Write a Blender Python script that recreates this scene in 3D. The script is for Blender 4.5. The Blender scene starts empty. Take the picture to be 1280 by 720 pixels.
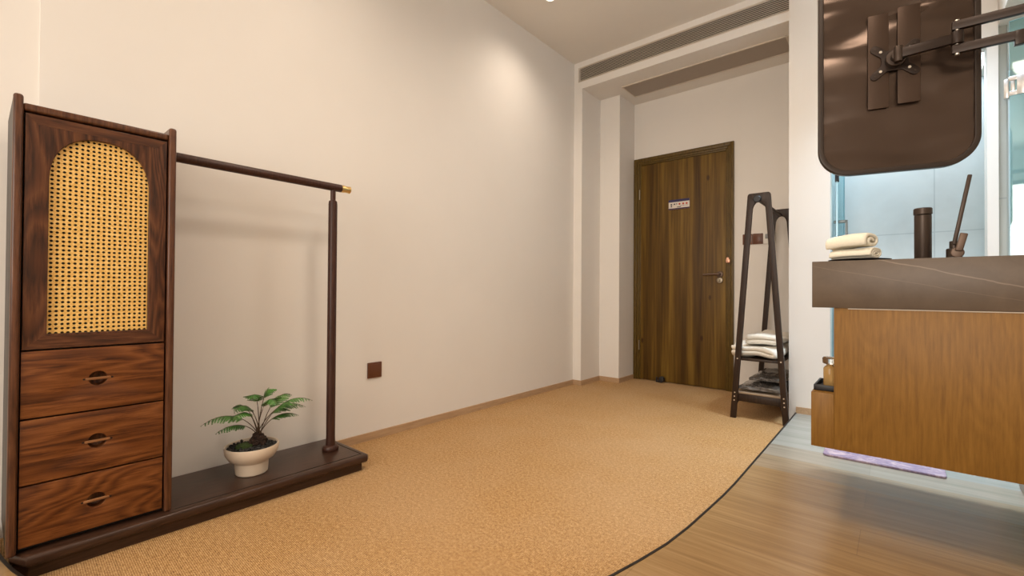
import bpy, bmesh, math, random
from mathutils import Matrix, Vector, noise
random.seed(7)
R = math.radians
SC = bpy.context.scene
COL = SC.collection

# ------------------------------------------------------------------ camera
cam_d = bpy.data.cameras.new('camera'); cam = bpy.data.objects.new('camera', cam_d); COL.objects.link(cam)
cam_d.sensor_width = 36; cam_d.lens = 16.0; cam_d.clip_start = 0.02
yaw, pit, rol = .70254, .0096948, .0066474
Fw = Vector((-math.sin(yaw)*math.cos(pit), math.cos(yaw)*math.cos(pit), math.sin(pit)))
Rt = Vector((math.cos(yaw), math.sin(yaw), 0)); Up = Rt.cross(Fw)
Rc = Rt*math.cos(rol) + Up*math.sin(rol); Uc = -Rt*math.sin(rol) + Up*math.cos(rol)
M = Matrix((Rc, Uc, -Fw)).transposed().to_4x4(); M.translation = (0, 0, .80)
cam.matrix_world = M
SC.camera = cam

# ------------------------------------------------------------------ world, light, exposure
SC.view_settings.view_transform = 'Standard'; SC.view_settings.look = 'None'
SC.view_settings.gamma = 1; SC.view_settings.use_curve_mapping = False
SC.view_settings.exposure = .83
w = bpy.data.worlds.new('world'); SC.world = w; w.use_nodes = True
w.node_tree.nodes['Background'].inputs[0].default_value = (.9, .92, 1, 1)
w.node_tree.nodes['Background'].inputs[1].default_value = .3
WARM = (1, .84, .69)
def light(kind, loc, energy, color, size=.1, size_y=None, rot=(0, 0, 0), spot=None, blend=1, spread=None):
    d = bpy.data.lights.new(kind.lower() + '_light', kind); d.energy = energy; d.color = color
    if kind == 'AREA':
        d.shape = 'RECTANGLE' if size_y else 'DISK'; d.size = size
        if size_y: d.size_y = size_y
        if spread: d.spread = spread
    else: d.shadow_soft_size = size
    if kind == 'SPOT': d.spot_size = R(spot); d.spot_blend = blend
    o = bpy.data.objects.new(d.name, d); o.location = loc; o.rotation_euler = rot; COL.objects.link(o); return o
# added fill lamp behind the camera, then daylight from the bathroom side
light('AREA', (-.6, -2.35, 1.55), 42, (1, .90, .79), 1.9, 1.5, (R(90), 0, 0))
light('AREA', (.35, 3.75, 2.5), 14, (.84, .93, 1), 1.1, .5)
light('AREA', (.20, 2.80, 2.76), 11, (.70, .86, 1), .45, .3, spread=R(84))
# ceiling downlights: (x, y, watts, cone)
DOWN = [(-1.806, 2.519, 19, 105), (-1.60, .95, 12, 110), (-.80, 1.15, 40, 120), (-.85, 2.45, 24, 120), (-.55, -.8, 24, 120), (-1.6, -.9, 3, 110), (.15, .9, 34, 120)]  # last entry is an added fill for the lower left wall
CEIL = 2.815

# ------------------------------------------------------------------ materials
def mat(name, base=(.8, .8, .8), rough=.5, metal=0, **kw):
    m = bpy.data.materials.new(name); m.use_nodes = True; nt = m.node_tree; b = nt.nodes['Principled BSDF']
    b.inputs['Base Color'].default_value = (*base, 1); b.inputs['Roughness'].default_value = rough; b.inputs['Metallic'].default_value = metal
    for k, v in kw.items():
        b.inputs[k.replace('_', ' ')].default_value = v
    return m
def nd(m, t, **kw):
    n = m.node_tree.nodes.new(t)
    for k, v in kw.items():
        if k in n.inputs: n.inputs[k].default_value = v
        else: setattr(n, k, v)
    return n
def lk(m, a, b): m.node_tree.links.new(a, b)
def coords(m, scale, kind='Object', loc=(0, 0, 0), rot=(0, 0, 0)):
    tc = nd(m, 'ShaderNodeTexCoord'); mp = nd(m, 'ShaderNodeMapping'); mp.inputs['Scale'].default_value = scale
    mp.inputs['Location'].default_value = loc; mp.inputs['Rotation'].default_value = rot
    lk(m, tc.outputs[kind], mp.inputs['Vector']); return mp.outputs[0]
def ramp(m, src, stops):
    r = nd(m, 'ShaderNodeValToRGB'); e = r.color_ramp.elements
    while len(e) < len(stops): e.new(.5)
    for i, (p, c) in enumerate(stops): e[i].position = p; e[i].color = (*c, 1) if len(c) == 3 else c
    lk(m, src, r.inputs[0]); return r.outputs[0]
def noisen(m, vec, scale, detail=4, rough=.55, dist=0):
    n = nd(m, 'ShaderNodeTexNoise'); n.inputs['Scale'].default_value = scale; n.inputs['Detail'].default_value = detail
    n.inputs['Roughness'].default_value = rough; n.inputs['Distortion'].default_value = dist; lk(m, vec, n.inputs['Vector']); return n.outputs['Fac']
def mixc(m, a, b, fac, mode='MIX'):
    x = nd(m, 'ShaderNodeMix', data_type='RGBA', blend_type=mode)
    for s, v in ((x.inputs[0], fac), (x.inputs[6], a), (x.inputs[7], b)):
        if hasattr(v, 'is_output'): lk(m, v, s)
        elif isinstance(v, (int, float)): s.default_value = v
        else: s.default_value = (*v, 1)
    return x.outputs[2]
def bump(m, h, strength=.2, dist=.01):
    b = nd(m, 'ShaderNodeBump'); b.inputs['Strength'].default_value = strength; b.inputs['Distance'].default_value = dist
    lk(m, h, b.inputs['Height']); lk(m, b.outputs[0], m.node_tree.nodes['Principled BSDF'].inputs['Normal'])
def setbase(m, c): lk(m, c, m.node_tree.nodes['Principled BSDF'].inputs['Base Color'])
def math_(m, op, a, b=0.0):
    n = nd(m, 'ShaderNodeMath', operation=op)
    for i, v in enumerate((a, b)):
        if hasattr(v, 'is_output'): lk(m, v, n.inputs[i])
        else: n.inputs[i].default_value = v
    return n.outputs[0]

def wood(name, dark, mid, light_, grain='Z', rough=.35, scale=1, cath=.5, seed=0, coat=0):
    """stained timber: long fibres plus wavy growth rings along the grain axis"""
    m = mat(name, mid, rough)
    L, S = .9*scale, 14*scale
    sc = {'X': (L, S, S), 'Y': (S, L, S), 'Z': (S, S, L)}[grain]
    v = coords(m, sc, loc=(seed*3.1, seed*1.7, seed*2.3))
    fib = noisen(m, v, 9, 8, .72)
    S2, L2 = 5*scale, .9*scale
    sc2 = {'X': (L2, S2, S2), 'Y': (S2, L2, S2), 'Z': (S2, S2, L2)}[grain]
    v2 = coords(m, sc2, loc=(seed*1.3, seed*2.7, seed))
    big = noisen(m, v2, 1.2, 2, .5, .3)
    wig = math_(m, 'ADD', big, math_(m, 'MULTIPLY', fib, .035))
    ring = math_(m, 'PINGPONG', math_(m, 'MULTIPLY', wig, 44), 1.0)
    f = math_(m, 'ADD', math_(m, 'MULTIPLY', fib, 1-cath*.30), math_(m, 'MULTIPLY', ring, cath*.25))
    c = ramp(m, f, [(.30, dark), (.5, mid), (.72, light_)])
    setbase(m, c)
    m.node_tree.nodes['Principled BSDF'].inputs['Specular IOR Level'].default_value = .32
    if coat: m.node_tree.nodes['Principled BSDF'].inputs['Coat Weight'].default_value = coat*.35; m.node_tree.nodes['Principled BSDF'].inputs['Coat Roughness'].default_value = .2
    return m

def plaster(name, base, seed=0):
    m = mat(name, base, .85)
    v = coords(m, (1, 1, 1), loc=(seed, seed, 0)); n = noisen(m, v, 2.5, 3)
    setbase(m, ramp(m, n, [(.3, tuple(x*.975 for x in base)), (.7, base)]))
    bump(m, noisen(m, v, 160, 3), .04, .001); return m
M_wall = plaster('white_plaster', (.80, .765, .72))
M_ceil = plaster('ceiling_paint', (.80, .755, .69), 3)  # warm bounce off the carpet is mixed into the white base
WAL = dict(dark=(.045, .012, .003), mid=(.145, .044, .010), light_=(.26, .095, .025))
M_walH = wood('walnut_stain_horizontal', grain='Y', rough=.34, cath=.85, coat=.15, **WAL)
M_walV = wood('walnut_stain_vertical', (.022, .007, .003), (.080, .026, .009), (.16, .060, .021), 'Z', .34, cath=.85, seed=2, coat=.15)
M_walHd = wood('walnut_frame_horizontal', (.022, .007, .003), (.080, .026, .009), (.16, .060, .021), 'Y', .34, cath=.6, seed=5, coat=.15)
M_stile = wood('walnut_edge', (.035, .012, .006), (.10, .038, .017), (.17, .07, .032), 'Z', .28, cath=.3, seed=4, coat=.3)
M_base = wood('dark_walnut_base', (.020, .009, .005), (.046, .021, .012), (.075, .036, .021), 'Y', .30, cath=.3, seed=6, coat=.3)
M_rail = wood('dark_walnut_rail', (.024, .009, .006), (.050, .019, .012), (.085, .034, .020), 'Z', .38, cath=.2, seed=8)
M_pull = wood('walnut_pull', (.10, .04, .015), (.26, .115, .045), (.38, .18, .08), 'Y', .35, cath=.2, seed=30)
M_black = mat('dark_gap', (.006, .004, .003), .7)
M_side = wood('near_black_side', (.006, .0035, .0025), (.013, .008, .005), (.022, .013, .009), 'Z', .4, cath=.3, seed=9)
M_oak = wood('oak_veneer', (.165, .076, .011), (.225, .108, .017), (.28, .142, .027), 'Z', .45, cath=.35, seed=11)
M_skirt = wood('oak_skirting', (.36, .23, .13), (.47, .31, .18), (.54, .37, .22), 'Y', .5, cath=.2, seed=12)
M_brass = mat('brushed_brass', (.72, .50, .20), .28, 1)
M_bronze = mat('dark_bronze_metal', (.058, .040, .030), .38, .55)
M_bronzeL = mat('tap_bronze', (.13, .085, .060), .42, .5)
M_chrome = mat('satin_chrome', (.72, .71, .70), .28, 1)
M_nick = mat('aged_nickel', (.34, .29, .22), .38, .9)
M_steel = mat('bolt_steel', (.75, .70, .62), .3, 1)
M_blk = mat('black_rubber', (.012, .012, .014), .45)
M_rack = wood('rack_dark_brown', (.014, .007, .004), (.028, .014, .008), (.045, .023, .013), 'Z', .42, cath=.2, seed=14)
M_plateB = mat('brown_plastic_plate', (.12, .040, .016), .35)
M_plateW = mat('white_plastic_plate', (.78, .76, .72), .35)
M_screen = mat('grey_card_slot', (.25, .25, .25), .3)
M_cavity = mat('vent_cavity', (.02, .016, .012), .9)
M_vent = mat('vent_louvre', (.62, .55, .46), .5)
M_cer = mat('cream_ceramic', (.74, .62, .49), .42)
M_porc = mat('white_ceramic', (.8, .82, .82), .2)
M_lens = mat('lamp_lens', (1, .9, .75), .4); M_lens.node_tree.nodes['Principled BSDF'].inputs['Emission Color'].default_value = (1, .86, .68, 1); M_lens.node_tree.nodes['Principled BSDF'].inputs['Emission Strength'].default_value = 2
M_amber = mat('amber_liquid', (.75, .50, .20), .12, 0, Transmission_Weight=.55, IOR=1.33)
M_glass = mat('clear_glass', (.93, .96, .95), .03, 0, Transmission_Weight=1.0, IOR=1.45)
def thinglass(name, tint, mixf, rough=0.03):
    m = bpy.data.materials.new(name); m.use_nodes = True; nt = m.node_tree; nt.nodes.remove(nt.nodes['Principled BSDF'])
    o = nt.nodes['Material Output']; t = nt.nodes.new('ShaderNodeBsdfTransparent'); g = nt.nodes.new('ShaderNodeBsdfGlossy'); x = nt.nodes.new('ShaderNodeMixShader')
    t.inputs[0].default_value = (*tint, 1); g.inputs['Roughness'].default_value = rough; g.inputs[0].default_value = (.85, .95, .95, 1); x.inputs[0].default_value = mixf
    nt.links.new(t.outputs[0], x.inputs[1]); nt.links.new(g.outputs[0], x.inputs[2]); nt.links.new(x.outputs[0], o.inputs[0]); return m
M_pane = thinglass('tinted_door_glass', (.80, .93, .95), .08)
M_pane2 = thinglass('shower_glass', (.78, .93, .93), .10)
M_edge = mat('glass_edge', (.45, .68, .76), .2)

# carpet: looped sisal weave
M_carpet = mat('sisal_carpet', (.5, .33, .17), .95)
v = coords(M_carpet, (1, 1, 1))
n1 = noisen(M_carpet, v, 260, 2, .6); n2 = noisen(M_carpet, v, 85, 3, .6); n3 = noisen(M_carpet, v, 1.6, 3)
vw = coords(M_carpet, (1, 1, 1), rot=(0, 0, R(2)))
wv = nd(M_carpet, 'ShaderNodeTexWave', wave_type='BANDS', bands_direction='Y'); wv.inputs['Scale'].default_value = 62; wv.inputs['Distortion'].default_value = 3.0; wv.inputs['Detail'].default_value = 2; wv.inputs['Detail Scale'].default_value = 4
lk(M_carpet, vw, wv.inputs['Vector'])
f = math_(M_carpet, 'ADD', math_(M_carpet, 'MULTIPLY', n1, .62), math_(M_carpet, 'MULTIPLY', n2, .38))
f = math_(M_carpet, 'ADD', math_(M_carpet, 'MULTIPLY', f, .84), math_(M_carpet, 'MULTIPLY', wv.outputs['Fac'], .16))
c = ramp(M_carpet, f, [(.34, (.13, .058, .015)), (.44, (.34, .175, .054)), (.54, (.46, .262, .096)), (.66, (.72, .49, .25))])
c = mixc(M_carpet, c, (.52, .36, .21), math_(M_carpet, 'MULTIPLY', ramp(M_carpet, n3, [(.4, (0, 0, 0)), (.65, (1, 1, 1))]), .25))
setbase(M_carpet, c); bump(M_carpet, f, .55, .006)

# raised floor: planks running across (X), honey oak; cool bathroom light painted in as greyer rows
M_floor = mat('oak_plank_floor', (.4, .27, .17), .26, 0, Specular_IOR_Level=.6)
v = coords(M_floor, (.55, 9, 1)); s1 = noisen(M_floor, v, 3.2, 5, .6, .4)
v2 = coords(M_floor, (1.2, 45, 1)); s2 = noisen(M_floor, v2, 2.2, 4, .6)
bk = nd(M_floor, 'ShaderNodeTexBrick'); bk.offset = .37; vb = coords(M_floor, (1, 1, 1), loc=(.09, .06, 0)); lk(M_floor, vb, bk.inputs['Vector'])
bk.inputs['Scale'].default_value = 1; bk.inputs['Brick Width'].default_value = 1.25; bk.inputs['Row Height'].default_value = .19; bk.inputs['Mortar Size'].default_value = .0012
bk.inputs['Color1'].default_value = (.42, .42, .42, 1); bk.inputs['Color2'].default_value = (.58, .58, .58, 1); bk.inputs['Mortar'].default_value = (.25, .25, .25, 1)
f = math_(M_floor, 'ADD', math_(M_floor, 'MULTIPLY', s1, .65), math_(M_floor, 'MULTIPLY', s2, .35))
c = ramp(M_floor, f, [(.3, (.22, .132, .055)), (.5, (.31, .193, .086)), (.7, (.40, .265, .130))])
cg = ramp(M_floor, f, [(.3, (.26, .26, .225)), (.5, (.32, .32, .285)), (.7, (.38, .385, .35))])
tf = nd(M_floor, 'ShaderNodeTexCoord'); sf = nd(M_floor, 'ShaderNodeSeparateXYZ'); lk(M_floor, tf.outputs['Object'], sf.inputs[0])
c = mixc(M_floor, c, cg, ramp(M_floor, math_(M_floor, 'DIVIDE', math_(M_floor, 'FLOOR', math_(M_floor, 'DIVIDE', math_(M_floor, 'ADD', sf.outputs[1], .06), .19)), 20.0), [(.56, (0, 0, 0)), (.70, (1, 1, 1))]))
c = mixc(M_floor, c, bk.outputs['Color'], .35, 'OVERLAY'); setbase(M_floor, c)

# bathroom tiles
def tile(name, base, w_, h_, loc, axis='X'):
    m = mat(name, base, .22)
    tc = nd(m, 'ShaderNodeTexCoord'); sp = nd(m, 'ShaderNodeSeparateXYZ'); cb = nd(m, 'ShaderNodeCombineXYZ'); lk(m, tc.outputs['Object'], sp.inputs[0])
    lk(m, math_(m, 'ADD', sp.outputs[0 if axis == 'X' else 1], loc[0]), cb.inputs[0]); lk(m, math_(m, 'ADD', sp.outputs[2], loc[1]), cb.inputs[1])
    b = nd(m, 'ShaderNodeTexBrick'); b.offset = 0; lk(m, cb.outputs[0], b.inputs['Vector'])
    b.inputs['Scale'].default_value = 1; b.inputs['Brick Width'].default_value = w_; b.inputs['Row Height'].default_value = h_; b.inputs['Mortar Size'].default_value = .0035
    b.inputs['Color1'].default_value = (1, 1, 1, 1); b.inputs['Color2'].default_value = (1, 1, 1, 1); b.inputs['Mortar'].default_value = (.78, .81, .83, 1)
    n = noisen(m, tc.outputs['Object'], 3, 4, .6, .6)
    c = ramp(m, n, [(.35, tuple(x*.90 for x in base)), (.65, base)])
    setbase(m, mixc(m, c, b.outputs['Color'], 1, 'MULTIPLY')); return m
M_tile = tile('pale_grey_tile', (.60, .665, .70), .75, 1.2, (1.312, 1.182))
M_tileY = tile('pale_grey_tile_side', (.58, .645, .68), .75, 1.2, (.3, 1.182), 'Y')
M_tileW = tile('greige_tile', (.50, .485, .44), .6, .9, (.17, 0.501), 'X')

# stone slab
M_stone = mat('brown_stone', (.2, .15, .1), .42)
v = coords(M_stone, (1, 1, 1)); n = noisen(M_stone, v, 9, 6, .65, .5)
c = ramp(M_stone, n, [(.3, (.084, .057, .036)), (.7, (.122, .085, .055))])
tcx = nd(M_stone, 'ShaderNodeTexCoord'); sp = nd(M_stone, 'ShaderNodeSeparateXYZ'); lk(M_stone, tcx.outputs['Object'], sp.inputs[0])
# two diagonal pale veins with wobble
wob = math_(M_stone, 'MULTIPLY', math_(M_stone, 'SUBTRACT', noisen(M_stone, v, 7, 4), .5), .018)
def vein(slope, off, wdt, amt, c):
    d = math_(M_stone, 'ABSOLUTE', math_(M_stone, 'ADD', math_(M_stone, 'ADD', sp.outputs[2], math_(M_stone, 'MULTIPLY', sp.outputs[0], slope)), math_(M_stone, 'ADD', wob, off)))
    mask = math_(M_stone, 'MULTIPLY', ramp(M_stone, math_(M_stone, 'DIVIDE', d, wdt), [(0, (1, 1, 1)), (1, (0, 0, 0))]), amt)
    return mixc(M_stone, c, (.30, .23, .17), mask)
c = vein(0.287, -0.488, .0026, .6, c); c = vein(0.230, -0.458, .0012, .25, c)
setbase(M_stone, c)

# pine door
M_door = mat('pine_door', (.2, .11, .03), .5, 0, Specular_IOR_Level=.3)
v = coords(M_door, (1, 1, .045)); st = noisen(M_door, v, 13, 3, .6); st2 = noisen(M_door, coords(M_door, (1, 1, .03)), 60, 3, .6)
f = math_(M_door, 'ADD', math_(M_door, 'MULTIPLY', st, .7), math_(M_door, 'MULTIPLY', st2, .3))
c = ramp(M_door, f, [(.32, (.040, .017, .003)), (.5, (.110, .057, .008)), (.66, (.215, .125, .021))])
vo = nd(M_door, 'ShaderNodeTexVoronoi'); vo.inputs['Scale'].default_value = 1; lk(M_door, coords(M_door, (6.5, 6.5, 3.2), loc=(.3, .2, .6)), vo.inputs['Vector'])
kn = ramp(M_door, vo.outputs['Distance'], [(.05, (1, 1, 1)), (.10, (0, 0, 0))])
c = mixc(M_door, c, (.035, .013, .004), math_(M_door, 'MULTIPLY', kn, .8)); setbase(M_door, c)
M_doorF = wood('pine_frame', (.055, .031, .006), (.105, .063, .012), (.16, .10, .022), 'Z', .4, cath=.3, seed=20)

# cane
M_cane = mat('woven_cane', (.80, .50, .17), .45)
v = coords(M_cane, (1, 1, 1)); n = noisen(M_cane, v, 120, 3)
n2 = noisen(M_cane, coords(M_cane, (1, 1, 1)), 320, 2)
c = ramp(M_cane, math_(M_cane, 'ADD', math_(M_cane, 'MULTIPLY', n, .5), math_(M_cane, 'MULTIPLY', n2, .5)), [(.35, (.60, .32, .06)), (.5, (.78, .48, .13)), (.7, (.90, .66, .28))])
setbase(M_cane, c)

# mirror back: stretched lacquered sheet
M_mir = mat('lacquered_brown_back', (.070, .046, .033), .25, .65)
v = coords(M_mir, (.8, .8, 2.2)); n = noisen(M_mir, v, 4.0, 0, .4, .5); bump(M_mir, n, .8, .05)
M_mirF = mat('brown_frame_rim', (.035, .024, .018), .35, .4)
M_mirP = mat('brown_steel_plate', (.070, .045, .032), .30, .7)
M_arm = mat('brown_arm_metal', (.028, .017, .012), .40, .5)
M_mirror = mat('mirror_glass', (.9, .93, .92), .02, 1)

def cloth(name, base, sc=220):
    m = mat(name, base, .95); v = coords(m, (1, 1, 1)); n = noisen(m, v, sc, 2)
    setbase(m, ramp(m, n, [(.3, tuple(x*.93 for x in base)), (.7, base)])); bump(m, n, .35, .002); return m
M_towel = cloth('cream_towel', (.90, .85, .71)); M_duvet = cloth('white_cotton', (.80, .75, .66), 60)
M_poly = mat('grey_plastic_wrap', (.085, .068, .055), .16, 0, Coat_Weight=.6)
v = coords(M_poly, (1, 1, 1)); n = noisen(M_poly, v, 22, 4, .6, 1.5); bump(M_poly, n, .9, .02)
setbase(M_poly, ramp(M_poly, n, [(.35, (.05, .042, .036)), (.62, (.14, .12, .105)), (.72, (.40, .37, .34))]))
M_mat = mat('lilac_mat', (.5, .35, .45), .9)
v = coords(M_mat, (6, 9, 1)); n = noisen(M_mat, v, 2, 6, .7, 2.2)
setbase(M_mat, ramp(M_mat, n, [(.34, (.17, .13, .22)), (.5, (.32, .24, .32)), (.64, (.54, .42, .45))]))
M_soil = mat('dark_gravel', (.03, .027, .025), .8)
n = noisen(M_soil, coords(M_soil, (1, 1, 1)), 90, 3); setbase(M_soil, ramp(M_soil, n, [(.4, (.012, .011, .010)), (.62, (.045, .043, .040)), (.72, (.22, .21, .20))]))
M_rhiz = mat('rhizome', (.035, .017, .010), .9); bump(M_rhiz, noisen(M_rhiz, coords(M_rhiz, (1, 1, 1)), 120, 3), 1, .01)
M_moss = mat('green_moss', (.045, .075, .015), .95); bump(M_moss, noisen(M_moss, coords(M_moss, (1, 1, 1)), 200, 3), 1, .01)
M_leaf = mat('fern_green', (.05, .16, .025), .45, 0, Subsurface_Weight=.0)
n = noisen(M_leaf, coords(M_leaf, (1, 1, 1)), 30, 2); setbase(M_leaf, ramp(M_leaf, n, [(.35, (.028, .10, .016)), (.65, (.085, .24, .04))]))
M_stem = mat('fern_stem', (.09, .055, .03), .6)
M_trimB = mat('black_edge_strip', (.02, .014, .011), .45, .3)
M_grille = mat('return_grille', (.42, .35, .29), .7)
gv = nd(M_grille, 'ShaderNodeTexVoronoi'); gv.inputs['Scale'].default_value = 160; gv.inputs['Randomness'].default_value = 0; lk(M_grille, coords(M_grille, (1, 1, 1)), gv.inputs['Vector'])
setbase(M_grille, ramp(M_grille, gv.outputs['Distance'], [(.3, (.26, .21, .17)), (.55, (.46, .40, .34))]))

# ------------------------------------------------------------------ mesh helpers
def nb(): return bmesh.new()
def box(bm, x0, x1, y0, y1, z0, z1, bev=0, seg=2):
    vs = bmesh.ops.create_cube(bm, size=1)['verts']
    for v in vs: v.co = Vector(((x0+x1)/2 + v.co.x*(x1-x0), (y0+y1)/2 + v.co.y*(y1-y0), (z0+z1)/2 + v.co.z*(z1-z0)))
    if bev:
        es = list({e for v in vs for e in v.link_edges}); bmesh.ops.bevel(bm, geom=es, offset=bev, segments=seg, affect='EDGES', profile=.5)
    return bm
def cyl(bm, a, b, r, r2=None, seg=24, bev=0):
    a, b = Vector(a), Vector(b); d = b-a
    res = bmesh.ops.create_cone(bm, cap_ends=True, segments=seg, radius1=r, radius2=r if r2 is None else r2, depth=d.length)
    q = d.to_track_quat('Z', 'Y'); vs = res['verts']
    if bev:
        es = [e for e in {e for v in vs for e in v.link_edges} if len(e.link_faces) == 2 and any(len(f.verts) > 4 for f in e.link_faces)]
        vs = list({v for f in bmesh.ops.bevel(bm, geom=es, offset=bev, segments=3, affect='EDGES', profile=.5)['faces'] for v in f.verts} | set(v for v in vs if v.is_valid))
    for v in vs: v.co = q @ v.co + (a+b)/2
    return bm
def lathe(bm, prof, cx, cy, cz=0, seg=40):
    rings = []
    for r, z in prof:
        if r < 1e-5: rings.append([bm.verts.new((cx, cy, cz+z))])
        else: rings.append([bm.verts.new((cx+r*math.cos(2*math.pi*i/seg), cy+r*math.sin(2*math.pi*i/seg), cz+z)) for i in range(seg)])
    for a, b in zip(rings, rings[1:]):
        for i in range(seg):
            j = (i+1) % seg
            q = [a[i % len(a)], a[j % len(a)], b[j % len(b)], b[i % len(b)]]
            u = []
            for x in q:
                if x not in u: u.append(x)
            if len(u) > 2: bm.faces.new(u)
    return bm
def tube(bm, pts, rad, seg=8):
    pts = [Vector(p) for p in pts]; rings = []
    for i, p in enumerate(pts):
        t = (pts[min(i+1, len(pts)-1)] - pts[max(i-1, 0)]).normalized()
        u = t.cross(Vector((0, 0, 1)) if abs(t.z) < .9 else Vector((1, 0, 0))).normalized(); w_ = t.cross(u)
        r = rad(i/(len(pts)-1)) if callable(rad) else rad
        rings.append([bm.verts.new(p + u*r*math.cos(2*math.pi*k/seg) + w_*r*math.sin(2*math.pi*k/seg)) for k in range(seg)])
    for a, b in zip(rings, rings[1:]):
        for k in range(seg): bm.faces.new((a[k], a[(k+1) % seg], b[(k+1) % seg], b[k]))
    bm.faces.new(rings[0][::-1]); bm.faces.new(rings[-1]); return bm
def prism(bm, pts, z0, z1):
    lo = [bm.verts.new((x, y, z0)) for x, y in pts]; hi = [bm.verts.new((x, y, z1)) for x, y in pts]; n = len(pts)
    bm.faces.new(lo[::-1]); bm.faces.new(hi)
    for i in range(n): bm.faces.new((lo[i], lo[(i+1) % n], hi[(i+1) % n], hi[i]))
    return bm
def plate(outlines, thick, frame, bev=0):
    """flat plate with holes: outlines in (u, v); frame = (origin, U, V); extruded symmetric about the plane"""
    cu = bpy.data.curves.new('c', 'CURVE'); cu.dimensions = '2D'; cu.fill_mode = 'BOTH'; cu.extrude = thick/2 - bev; cu.bevel_depth = bev; cu.bevel_resolution = 2; cu.offset = -bev
    for ol in outlines:
        s = cu.splines.new('POLY'); s.points.add(len(ol)-1); s.use_cyclic_u = True
        for p, (u, v) in zip(s.points, ol): p.co = (u, v, 0, 1)
    o = bpy.data.objects.new('c', cu); me = bpy.data.meshes.new_from_object(o); bm = nb(); bm.from_mesh(me)
    bmesh.ops.remove_doubles(bm, verts=bm.verts, dist=1e-5)
    O, U_, V_ = (Vector(t) for t in frame); N = U_.cross(V_)
    for v in bm.verts: v.co = O + U_*v.co.x + V_*v.co.y + N*v.co.z
    bpy.data.objects.remove(o); bpy.data.curves.remove(cu); bpy.data.meshes.remove(me); return bm
def circ(cx, cy, r, n=32, rz=None, a0=0, a1=360):
    m = n if a1-a0 == 360 else n-1
    return [(cx+r*math.cos(R(a0+(a1-a0)*i/m)), cy+(rz or r)*math.sin(R(a0+(a1-a0)*i/m))) for i in range(n)]
def rrect(x0, x1, y0, y1, r, n=8):
    out = []
    for cx, cy, a in ((x1-r, y1-r, 0), (x0+r, y1-r, 90), (x0+r, y0+r, 180), (x1-r, y0+r, 270)):
        out += [(cx+r*math.cos(R(a+90*i/n)), cy+r*math.sin(R(a+90*i/n))) for i in range(n+1)]
    return out
def merge(*bms):
    """append the others into the first"""
    b0 = bms[0]
    for b in bms[1:]:
        me = bpy.data.meshes.new('t'); b.to_mesh(me); b0.from_mesh(me); bpy.data.meshes.remove(me); b.free()
    return b0
def root_loc(p):
    while p.parent: p = p.parent
    return p.location.copy()
def obj(name, bm, m, parent=None, loc=None, smooth=35, kind=None, label=None, cat=None, group=None):
    bmesh.ops.recalc_face_normals(bm, faces=bm.faces)
    me = bpy.data.meshes.new(name)
    if parent is not None: L = root_loc(parent)
    elif loc is not None: L = Vector(loc)
    else: L = Vector((0, 0, 0))
    for v in bm.verts: v.co -= L
    bm.to_mesh(me); bm.free()
    o = bpy.data.objects.new(name, me); COL.objects.link(o); me.materials.append(m)
    if parent is not None: o.parent = parent
    else: o.location = L
    if smooth:
        me.polygons.foreach_set('use_smooth', [True]*len(me.polygons)); me.set_sharp_from_angle(angle=R(smooth))
    if kind: o['kind'] = kind
    if label: o['label'] = label
    if cat: o['category'] = cat
    if group: o['group'] = group
    return o
def thing(name, label, cat, loc, group=None):
    o = bpy.data.objects.new(name, None); COL.objects.link(o); o.location = loc; o.empty_display_size = .05
    o['label'] = label; o['category'] = cat
    if group: o['group'] = group
    return o
def struct(name, bm, m, parent=None, label=None):
    return obj(name, bm, m, parent, kind='structure', smooth=30, label=label)

# ------------------------------------------------------------------ room shell
XL, XREC, YB, YD, YC, XR, YBK = -2.173, -2.196, 3.40, 4.02, 3.37, .98, -2.6
struct('floor', box(nb(), -2.5, -.44, -.1, 4.2, -.12, 0), M_carpet, label='tan looped sisal carpet')
edge = [(-2.194, .028), (-2.12, .034), (-1.954, .050), (-1.905, .056), (-1.855, .064), (-1.80, .074), (-1.741, .088), (-1.60, .135), (-1.42, .21), (-1.22, .315), (-1.02, .45), (-.85, .60), (-.72, .77), (-.63, .945), (-.578, 1.101), (-.552, 1.214), (-.527, 1.345), (-.512, 1.484), (-.502, 1.656), (-.494, 1.80), (-.490, 1.95), (-.489, 2.5), (-.489, 3.0), (-.489, 3.37)]
plat = edge + [(-.313, 3.37), (-.313, 3.5), (-.37, 3.5), (-.37, 4.10), (XR, 4.10), (XR, YBK), (-2.18, YBK)]
b = prism(nb(), [(x, y) for x, y in plat][::-1], -.02, .05)
bmesh.ops.triangulate(b, faces=[f for f in b.faces if len(f.verts) > 4])
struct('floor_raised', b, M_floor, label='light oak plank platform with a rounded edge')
# dark metal strip along the platform edge
b = nb(); rows = []
for i, (x, y) in enumerate(edge):
    p = Vector(edge[max(i-1, 0)]); q = Vector(edge[min(i+1, len(edge)-1)]); t = (q-p).normalized(); nrm = Vector((-t.y, t.x))
    o_ = Vector((x, y)) + nrm*.0045; i_ = Vector((x, y)) - nrm*.003
    rows.append([b.verts.new((o_.x, o_.y, .001)), b.verts.new((o_.x, o_.y, .0520)), b.verts.new((i_.x, i_.y, .0520)), b.verts.new((i_.x, i_.y, .049))])
for r0, r1 in zip(rows, rows[1:]):
    for k in range(3): b.faces.new((r0[k], r0[k+1], r1[k+1], r1[k]))
struct('trim_1', b, M_trimB, label='thin dark metal strip along the rounded platform edge')
struct('ceiling', box(nb(), -2.5, 1.3, -2.8, 4.35, CEIL, CEIL+.15), M_ceil)
struct('wall_left', prism(nb(), [(XL, YB), (XL, .131), (XREC, .131), (XREC, YBK), (-2.55, YBK), (-2.55, YB)], -.1, CEIL), M_wall)
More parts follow.
